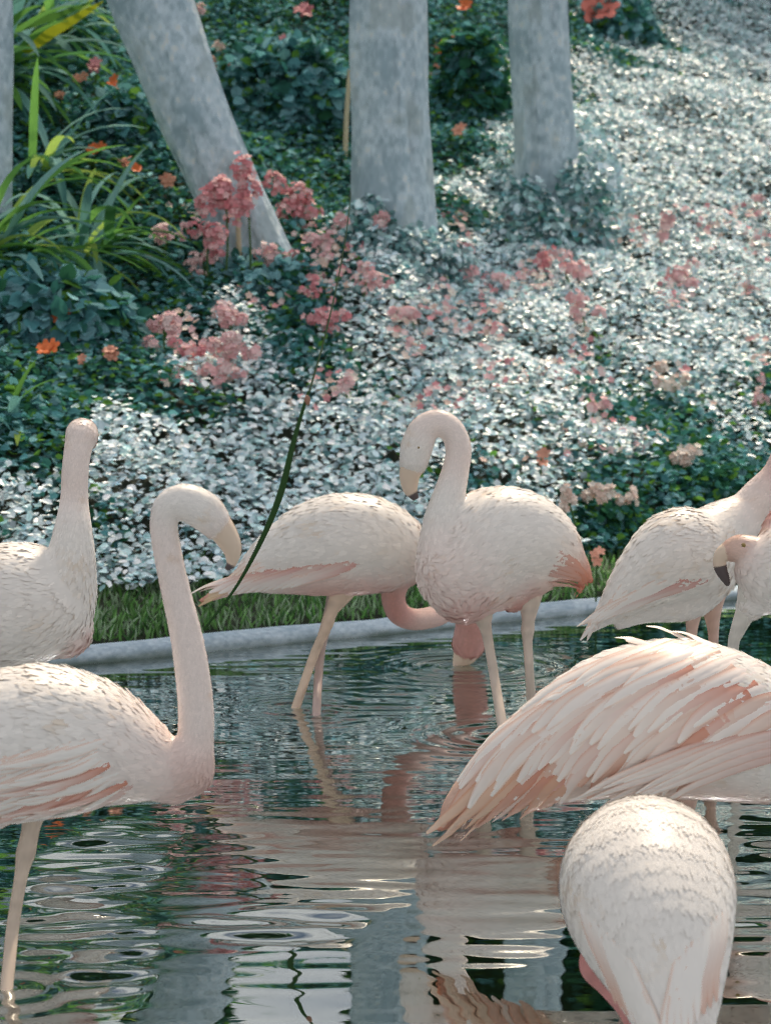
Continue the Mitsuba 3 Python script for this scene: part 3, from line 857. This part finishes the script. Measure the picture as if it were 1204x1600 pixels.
def lay_feathers(holder, B, Y, specs, seed, name='feather', reach=0.35, inside=False):
    """specs: (pixel path root to tip, width px, root colour, tip colour, lift in m of tip)"""
    for pts, wpx, c0, c1, lift in specs:
        if inside and max(B.sdf(np.array([at(*q_, y_) for y_ in np.linspace(Y - reach, Y + reach, 120)])).min() for q_ in (pts[0], pts[1], pts[-1])) > 0.001:
            continue
        pp = catmull(np.array(pts, float), 4)
        hit = [B.front(a, b, Y - reach, Y + reach) for a, b in pp]
        P_ = np.array([x_[0] for x_ in hit])
        N_ = norm(np.array([x_[1] for x_ in hit]) + np.array([0, -0.25, 0]))
        for _ in range(3):
            N_[1:-1] = norm(N_[:-2] + N_[1:-1] + N_[2:])
            P_[1:-1, 1] = (P_[:-2, 1] + 2 * P_[1:-1, 1] + P_[2:, 1]) / 4
        u = np.linspace(0, 1, len(P_))
        P_ = P_ + N_ * (0.002 + lift * u)[:, None]
        V, f, C = long_feather(P_, N_, wpx * Y / F, c0, c1)
        add(holder, name, (V, f), 'm_feather', smooth=True, color=C)


def leg(holder, joints, Y, col=(0.62, 0.42, 0.34), col2=None):
    """joints (px, py, dY, r px); the last one stands in the water"""
    P_ = [np.append(at(a, b, Y + dy), r * (Y + dy) / F) for a, b, dy, r in joints[:-1]]
    a, b, _, r = joints[-1]
    w = water_at(a, b)
    P_.append(np.append(w, r * w[1] / F))
    d = P_[-1] - P_[-2]
    P_.append(P_[-1] + np.append(d[:3] / abs(d[2]) * 0.25, 0))
    C = catmull(np.array(P_), 7)
    m = tube(C[:, :3], C[:, 3], 10)
    cc = np.repeat([col], len(m.vertices), 0) * (0.85 + 0.3 * meshkit.noise(np.array(m.vertices) * 60, 4))[:, None]
    add(holder, 'leg', m, 'm_leg', smooth=True, color=np.clip(cc, 0, 0.9))


def bill(holder, Y, joints, dark=True, split=0.62):
    P_ = catmull(np.array([np.append(at(a, b, Y + dy), r * (Y + dy) / F) for a, b, dy, r in joints]), 6)
    m = tube(P_[:, :3], P_[:, 3], 12)
    u = np.append(np.repeat(np.linspace(0, 1, len(P_)), 12), [0, 1])
    c = np.where((u > split)[:, None] & dark, [(0.09, 0.07, 0.07)], [(0.68, 0.54, 0.42)])
    add(holder, 'bill', m, 'm_leg', smooth=True, color=c)


def eyes(holder, Y, px, py, dy, rpx, side):
    p = at(px, py, Y + dy)
    for s_ in (-1, 1):
        e = trimesh.creation.icosphere(2, 0.0055)
        e.apply_translation(p + s_ * np.asarray(side) * rpx * (Y + dy) / F * 0.93)
        add(holder, 'eye', e, 'm_eye', smooth=True)


def flamingo(label, Y, chains, step, n, seed, **kw):
    h = thing('flamingo', label, 'flamingo')
    B = Body(Y, chains, step)
    C, D, R = B.fields(np.array(B.mesh.vertices, dtype=float))
    V = np.array(B.mesh.vertices)
    C = C * (0.93 + 0.14 * meshkit.fbm(V * 70, 3, seed))[:, None]
    add(h, 'body', B.mesh, 'm_feather', smooth=True, color=np.clip(C * 0.95, 0, 0.95))
    plumage(h, B, n, seed, **kw)
    return h, B


W_ = (0.79, 0.745, 0.70)      # off-white feathers
W2 = (0.79, 0.68, 0.63)
PKF = (0.62, 0.42, 0.37)     # pinkish
ROSE = (0.60, 0.31, 0.27)
ORG = (0.60, 0.25, 0.17)
SAL = (0.66, 0.44, 0.35)

# --- A: left foreground
YA = 3.49
A, BA = flamingo('large pale flamingo in the left foreground with raised neck and bent head', YA, [
    [(-185, 1235, 0, 30, SAL), (-70, 1195, 0, 85, W_), (40, 1162, 0, 122, W_), (130, 1160, 0, 103, W_), (200, 1182, 0, 74, W2), (255, 1200, 0, 48, W2), (288, 1192, 0, 44, PKF),
     (304, 1160, 0, 30, W2), (306, 1110, 0, 28, W2), (300, 1050, 0, 27, W2), (290, 990, 0, 25, W2), (276, 930, 0, 23, W2), (263, 870, 0, 22, W2), (256, 822, 0, 22, W2), (264, 792, 0, 24, W_), (290, 785, 0, 29, W_), (320, 800, 0, 30, W_), (338, 820, 0, 24, W2)],
    [(302, 1212, 0, 28, ROSE), (272, 1226, 0, 30, ROSE)]],
    0.006, 17000, 1)
bill(A, YA, [(330, 810, 0, 25), (348, 830, 0, 21), (362, 856, 0, 16), (362, 878, 0, 9), (354, 890, 0, 4)], split=0.8)
eyes(A, YA, 308, 790, 0, 26, (0.1, -1, 0.1))
leg(A, [(55, 1240, 0, 36), (50, 1285, 0, 17), (45, 1312, 0, 15), (40, 1335, 0, 16), (33, 1370, 0, 11), (20, 1450, 0, 10.5), (10, 1546, 0, 10.5)], YA, (0.62, 0.50, 0.40))
leg(A, [(-90, 1230, 0.05, 36), (-85, 1290, 0.05, 18), (-80, 1330, 0.05, 12), (-82, 1430, 0.05, 11), (-90, 1530, 0, 11)], YA)
rg = np.random.default_rng(81)
sp = []
for row, (y0, n_, w_, c0, c1) in enumerate([(1250, 12, 15, PKF, W_), (1240, 12, 14, ORG, W2), (1226, 12, 15, W_, W_), (1210, 12, 14, ORG, W_), (1194, 11, 16, W_, W_), (1170, 9, 18, W_, W_)]):
    for i in range(n_):
        x0 = 205 - row * 9 - i * 23 + rg.normal(0, 4)
        yy = y0 + (205 - x0) * 0.17
        ln = 120 + rg.uniform(-25, 20)
        sp.append(([(x0, yy - 22 + rg.normal(0, 3)), (x0 - ln * 0.35, yy - 2), (x0 - ln * 0.7, yy + 9 + rg.normal(0, 3)), (x0 - ln, yy + 14)], w_, c0 if rg.random() < 0.7 else W_, c1, 0.007 + 0.005 * rg.random()))
lay_feathers(A, BA, YA, sp, 1)

# --- B: behind it on the left
YB = 4.5
Bk, BB = flamingo('white flamingo at the left edge, its straight neck rising behind the big left one', YB, [
    [(-210, 1010, 0, 20, SAL), (-120, 975, 0, 65, W_), (-30, 950, 0, 92, W_), (40, 945, 0, 96, W_), (88, 935, 0, 62, W_), (108, 885, -0.02, 42, W_),
     (114, 830, -0.02, 30, W_), (116, 780, 0, 22, W2), (118, 730, 0, 21, W2), (123, 695, 0.01, 22, W2), (128, 678, 0.03, 25, W2), (128, 684, 0.10, 24, W2)],
    [(60, 960, 0, 60, W_), (108, 990, 0, 36, ROSE)]], 0.007, 12000, 2)
bill(Bk, YB, [(128, 686, 0.11, 20), (128, 698, 0.15, 15), (128, 722, 0.17, 10), (127, 742, 0.16, 4)])
eyes(Bk, YB, 128, 682, 0.08, 24, (1, 0.1, 0.1))
leg(Bk, [(-52, 1020, 0, 34), (-54, 1080, 0, 18), (-55, 1120, 0, 10), (-56, 1220, 0, 9), (-58, 1308, 0, 9)], YB)
leg(Bk, [(-100, 1010, 0, 30), (-100, 1080, 0, 15), (-101, 1120, 0, 9), (-102, 1220, 0, 9), (-103, 1300, 0, 9)], YB)

# --- C: feeding, behind the centre
YC = 6.0
Cc, BC = flamingo('feeding flamingo left of centre with its neck looped down and head in the water', YC, [
    [(318, 938, 0, 5, ORG), (372, 912, 0, 17, W2), (432, 878, 0, 46, W_), (500, 850, 0, 70, W_), (560, 845, 0, 74, W_), (610, 856, 0, 58, W_), (632, 880, 0.02, 36, PKF),
     (620, 905, 0.05, 23, ROSE), (614, 932, 0.09, 19, ROSE), (622, 957, 0.13, 18, ROSE), (646, 968, 0.22, 17, PKF), (682, 962, 0.36, 17, PKF), (712, 945, 0.48, 18, PKF), (734, 952, 0.58, 21, ROSE), (737, 980, 0.63, 26, ROSE), (732, 1006, 0.66, 26, ROSE)],
    [(420, 885, 0, 30, W_), (470, 893, -0.04, 26, PKF), (540, 893, -0.05, 30, SAL)], [(430, 903, 0, 22, ROSE), (520, 896, -0.025, 36, ROSE), (600, 890, -0.02, 36, ROSE)]], 0.0065, 12000, 3)
bill(Cc, YC, [(732, 1008, 0.66, 24), (726, 1022, 0.67, 20), (718, 1034, 0.67, 13), (712, 1044, 0.67, 6)], dark=False)
eyes(Cc, YC, 735, 1000, 0.65, 25, (0.3, -0.9, 0.1))
leg(Cc, [(545, 895, -0.03, 30), (534, 925, -0.03, 20), (518, 955, -0.03, 10), (512, 972, -0.03, 10.5), (503, 995, -0.03, 8), (488, 1030, -0.02, 7.5), (462, 1106, 0, 7.5)], YC, (0.66, 0.50, 0.38))
leg(Cc, [(535, 900, 0.06, 28), (522, 940, 0.05, 14), (504, 1000, 0.02, 8), (497, 1060, 0, 7), (494, 1116, 0, 7)], YC, (0.50, 0.38, 0.34))
sp = []
for i in range(12):
    x0 = 560 - i * 14
    sp.append(([(x0, 878 + i * 1.5), (x0 - 35, 892 + i * 1.2), (x0 - 75, 903 + i * 1.2), (x0 - 105, 914 + i * 1.6)], 15, PKF if i % 3 else ROSE, W_, 0.010))
for i in range(5):
    sp.append(([(420 - i * 6, 893 - i * 6), (385 - i * 4, 908 - i * 3), (350 - i * 2, 924 - i), (312 + i * 7, 945 - i * 7)], 11, W2, (0.68, 0.50, 0.30), 0.004))
lay_feathers(Cc, BC, YC, sp, 2)

# --- D: central
YD = 5.72
Dd, BD = flamingo('central flamingo with a grey-white body, hooked upright neck and short orange tail', YD, [
    [(920, 905, 0.02, 6, ORG), (905, 890, 0.02, 17, ORG), (880, 873, 0.01, 34, PKF), (845, 850, 0, 58, W_), (800, 840, 0, 78, W_), (755, 853, -0.02, 84, W_), (716, 893, -0.06, 66, W2), (690, 850, -0.06, 36, W2),
     (692, 812, -0.05, 30, W_), (702, 772, -0.04, 25, W_), (712, 732, -0.03, 21, W2), (716, 702, -0.03, 20, W2), (706, 674, -0.03, 20, W2), (684, 661, -0.03, 21, W2), (662, 672, -0.03, 23, W2), (651, 698, -0.03, 25, W_), (646, 722, -0.03, 22, W_)],
    [(700, 905, -0.08, 40, ROSE), (725, 925, -0.08, 46, ROSE)],
    [(825, 900, 0, 40, SAL), (800, 935, 0, 22, ROSE)], [(726, 918, -0.03, 56, ROSE), (800, 896, -0.02, 44, ROSE)]], 0.0065, 13000, 4)
bill(Dd, YD, [(647, 722, -0.03, 21), (640, 742, -0.03, 17), (641, 764, -0.03, 12), (650, 780, -0.03, 5)], split=0.82)
eyes(Dd, YD, 651, 700, -0.03, 24, (0.1, -1, 0.1))
leg(Dd, [(748, 940, -0.03, 30), (756, 972, -0.03, 13), (762, 1000, -0.03, 8.5), (773, 1065, -0.05, 8), (787, 1148, 0, 8.5)], YD, (0.60, 0.50, 0.42))
leg(Dd, [(825, 900, 0, 34), (826, 940, 0, 19), (825, 968, 0, 11), (824, 985, 0, 11), (824, 1005, 0, 8), (827, 1055, 0, 7.5), (831, 1122, 0, 8)], YD, (0.62, 0.52, 0.44))
sp = []
for i in range(8):
    sp.append(([(872 - i * 3, 862 + i * 7), (888, 872 + i * 6), (902 + i % 3 * 4, 884 + i * 5), (914 - i * 3 + i % 2 * 7, 908 + i * 3)], 11, PKF, ORG, 0.006))
lay_feathers(Dd, BD, YD, sp, 3)

# --- E: right, behind
YE = 5.6
Ee, BE = flamingo('pale flamingo at the right with its pointed tail hanging down over the water', YE, [
    [(914, 990, 0, 4, W_), (950, 956, 0, 20, W_), (1000, 908, 0, 46, W_), (1058, 866, 0, 70, W_), (1092, 862, 0.02, 64, W_), (1130, 830, 0.06, 48, W_), (1165, 802, 0.08, 34, W2),
     (1192, 775, 0.08, 32, W2), (1220, 738, 0.08, 27, PKF), (1236, 680, 0.08, 23, W2), (1238, 610, 0.08, 21, W2), (1246, 570, 0.08, 22, W2), (1268, 552, 0.08, 25, W2), (1292, 566, 0.08, 22, W2)],
    [(968, 976, 0.02, 8, W_), (1010, 958, 0.03, 16, W_), (1075, 942, 0.03, 28, W_), (1110, 900, 0.03, 40, W_)]], 0.0065, 11000, 5)
bill(Ee, YE, [(1290, 565, 0.08, 20), (1306, 582, 0.08, 15), (1314, 602, 0.08, 10), (1310, 622, 0.08, 4)])
eyes(Ee, YE, 1272, 554, 0.08, 25, (0.1, -1, 0.1))
leg(Ee, [(1085, 920, 0.03, 28), (1082, 960, 0.03, 14), (1080, 1000, 0.03, 8), (1082, 1070, 0.03, 8), (1085, 1145, 0, 8)], YE)
leg(Ee, [(1110, 920, 0.12, 28), (1112, 960, 0.12, 14), (1114, 1000, 0.12, 8), (1112, 1060, 0.1, 8), (1110, 1130, 0, 8)], YE)
sp = []
for i in range(9):
    x0 = 1105 - i * 10
    sp.append(([(x0, 905 + i * 0.5), (x0 - 40, 918 + i * 2), (x0 - 85, 932 + i * 3), (x0 - 120, 950 + i * 4)], 15, ROSE if i < 5 else W_, W_, 0.007))
for i in range(4):
    sp.append(([(985 - i * 4, 930 - i * 5), (955, 950 - i * 2), (930, 972 - i), (908 + i * 8, 998 - i * 8 + (i % 2) * 8)], 12, W_, W_, 0.004))
lay_feathers(Ee, BE, YE, sp, 4)

# --- F: at the right edge
YF = 5.15
Ff, BF = flamingo('flamingo cut off by the right edge, pale breast and thigh, standing before the pointed-tail one', YF, [
    [(1450, 950, 0, 6, ORG), (1400, 925, 0, 30, W_), (1330, 900, 0, 70, W_), (1260, 890, 0, 80, W_), (1205, 892, 0, 56, W_), (1186, 878, 0, 36, W2), (1170, 862, 0, 25, PKF), (1154, 857, 0, 21, SAL), (1142, 860, 0, 17, SAL)],
    [(1290, 880, 0, 50, W_), (1230, 832, 0.04, 40, ROSE), (1260, 800, 0.05, 20, ROSE)],
    [(1205, 915, 0, 45, W_), (1172, 948, 0, 22, W_)]], 0.0065, 9000, 6)
bill(Ff, YF, [(1146, 859, 0, 16), (1132, 864, 0, 14), (1124, 875, 0, 11), (1126, 890, 0, 10), (1133, 905, 0, 7), (1137, 915, 0, 3)], split=0.5)
eyes(Ff, YF, 1156, 852, 0, 21, (0.1, -1, 0.1))
leg(Ff, [(1180, 925, 0, 30), (1164, 958, 0, 17), (1152, 985, 0, 12), (1145, 1012, 0, 9), (1150, 1090, 0, 9), (1155, 1200, 0, 9)], YF, (0.62, 0.58, 0.52))
leg(Ff, [(1250, 930, 0, 30), (1248, 970, 0, 16), (1246, 1010, 0, 9), (1248, 1090, 0, 9), (1250, 1200, 0, 9)], YF)

# --- G: right foreground, big ruffled feathers
YG = 3.9
Gg, BG = flamingo('large flamingo in the right foreground with long ruffled back feathers and orange tail plumes', YG, [
    [(690, 1292, 0, 8, ORG), (722, 1256, 0, 28, SAL), (790, 1208, 0, 54, SAL), (880, 1163, 0, 88, W_), (990, 1125, 0, 118, W_), (1090, 1122, 0, 121, W_), (1190, 1150, 0, 100, W_), (1270, 1180, 0.02, 66, W_), (1320, 1215, 0.05, 42, SAL),
     (1345, 1270, 0.08, 32, ROSE), (1350, 1320, 0.1, 27, ROSE), (1340, 1370, 0.14, 25, ROSE), (1320, 1398, 0.18, 27, ROSE)],
    [(880, 1195, -0.03, 55, SAL), (1000, 1195, -0.05, 50, SAL), (1190, 1215, -0.02, 40, ORG)]], 0.0065, 9000, 7, tilt=0.0, mottle=0.03, largest=0.016)
bill(Gg, YG, [(1320, 1400, 0.18, 25), (1308, 1415, 0.18, 18), (1298, 1428, 0.18, 12), (1292, 1440, 0.18, 5)])
eyes(Gg, YG, 1325, 1392, 0.17, 26, (0.2, -0.95, 0.1))
leg(Gg, [(1020, 1210, 0.05, 45), (1020, 1270, 0.06, 20), (1018, 1300, 0.06, 11), (1018, 1360, 0.06, 10), (1016, 1440, 0, 10)], YG)
leg(Gg, [(1060, 1210, 0.1, 45), (1064, 1270, 0.1, 20), (1064, 1300, 0.1, 11), (1066, 1360, 0.1, 10), (1068, 1425, 0, 10)], YG)
rg = np.random.default_rng(87)
sp = []
# tail plumes, fanned out to the left
for i in range(11):
    f_ = i / 10
    tx, ty = 668 + 175 * f_ ** 1.2 + rg.normal(0, 5), 1300 + 6 * math.sin(f_ * 3) - 42 * f_ + (18 if i in (1, 3) else 0)
    x0, y0 = 830 + 70 * f_, 1150 + 65 * f_
    sp.append(([(x0, y0), (x0 * 0.64 + tx * 0.36, y0 * 0.64 + ty * 0.36 + 4), (x0 * 0.3 + tx * 0.7, y0 * 0.3 + ty * 0.7 + 5), (tx, ty)], 22, ORG if i % 2 else (0.64, 0.36, 0.24), (0.74, 0.56, 0.44) if i < 5 else SAL if i % 3 else W2, 0.004 + 0.003 * (i % 3)))
lay_feathers(Gg, BG, YG, sp, 5)
sp = []
# long back feathers, hanging in curves to the left and down, the rows at the tail laid first
for row in range(15):
    for i in range(9):
        cx = 815 + row * 29 + rg.normal(0, 9)
        top = 1150 - 155 * math.sin(min(1.0, max(0.0, (cx - 740) / 300)) * math.pi / 2)
        u_ = (i + rg.uniform(-0.3, 0.3)) / 8
        y0 = top + 8 + u_ * (1165 - top)
        cx2 = cx - 40 * u_
        ln = 150 + rg.uniform(-35, 40) - 30 * u_
        c0 = (ORG if rg.random() < 0.15 + 0.5 * u_ else SAL) if rg.random() < 0.25 + 0.7 * u_ else W2
        dr = 0.25 + 0.55 * u_ + rg.normal(0, 0.06)
        sp.append(([(cx2 + 50, y0 - 24), (cx2, y0), (cx2 - ln * 0.45, y0 + ln * dr * 0.55), (cx2 - ln * 0.75, y0 + ln * dr * 1.15)], 29 + rg.uniform(-6, 6), c0, W_ if u_ < 0.85 or rg.random() < .5 else SAL, 0.002 + 0.005 * rg.random()))
# the folded wing's edge: pale feathers sweeping from the right to the left
for i in range(20):
    x0 = 1260 - i * 9
    y0 = 1140 + (i % 5) * 13 + (i // 5) * 5
    sp.append(([(x0, y0), (x0 - 70, y0 + 12 + i * .6), (x0 - 150, y0 + 36 + i * 0.8), (x0 - 215 - (i % 3) * 14, y0 + 66 + i * 0.5)], 17, PKF, W_, 0.016 + 0.003 * (i % 4)))
lay_feathers(Gg, BG, YG, sp, 5, inside=True)
# loose ruffled tips along the back's top
sp = []
for (a, b, c_, d) in [(1075, 1000, 1010, 988), (1020, 1012, 962, 1006), (1120, 1012, 1050, 996), (900, 1095, 858, 1098)]:
    sp.append(([(a, b), ((a + c_) / 2, (b + d) / 2 - 5), ((a + 3 * c_) / 4, (b + 3 * d) / 4 - 5), (c_, d)], 18, W_, W_, 0.010))
lay_feathers(Gg, BG, YG, sp, 6)

# --- H: nearest, from behind
YH = 3.1
Hh, BH = flamingo('nearest flamingo, its plain white rounded back narrowing to a tail at the bottom edge', YH, [
    [(1064, 1700, -0.22, 22, SAL), (1058, 1640, -0.19, 44, W2), (1052, 1580, -0.15, 69, W_), (1040, 1510, -0.10, 96, W_), (1022, 1440, -0.04, 125, W_), (1010, 1388, 0.04, 139, W_), (1010, 1370, 0.16, 118, W_), (1005, 1400, 0.30, 70, W_),
     (1000, 1450, 0.37, 36, PKF), (1000, 1490, 0.40, 28, PKF), (1000, 1505, 0.44, 28, PKF)]], 0.006, 24000, 8, tilt=0.006, spread=0.2, mottle=0.02, largest=0.016)
bill(Hh, YH, [(1000, 1505, 0.44, 26), (1002, 1512, 0.46, 17), (1003, 1518, 0.48, 7)])
leg(Hh, [(960, 1430, 0.08, 40), (930, 1490, 0.10, 24), (926, 1515, 0.10, 21), (945, 1545, 0.09, 12), (972, 1580, 0.07, 9), (996, 1625, 0, 9)], YH, (0.62, 0.27, 0.25))
leg(Hh, [(1090, 1450, 0.12, 44), (1085, 1510, 0.12, 22), (1080, 1550, 0.10, 11), (1080, 1600, 0.06, 10), (1080, 1650, 0, 10)], YH)
rg = np.random.default_rng(91)
sp = []
for s_ in (-1, 1):
    for i in range(9):
        x0 = 1020 + s_ * (112 - i * 9)
        y0 = 1420 + i * 10
        sp.append(([(x0, y0), (x0 - s_ * 12 + 6, y0 + 45), (x0 - s_ * 30 + 12, y0 + 95), (x0 - s_ * 40 + 20, y0 + 145)], 24, W_, W_ if i > 2 else SAL, 0.006))
lay_feathers(Hh, BH, YH, sp, 7)
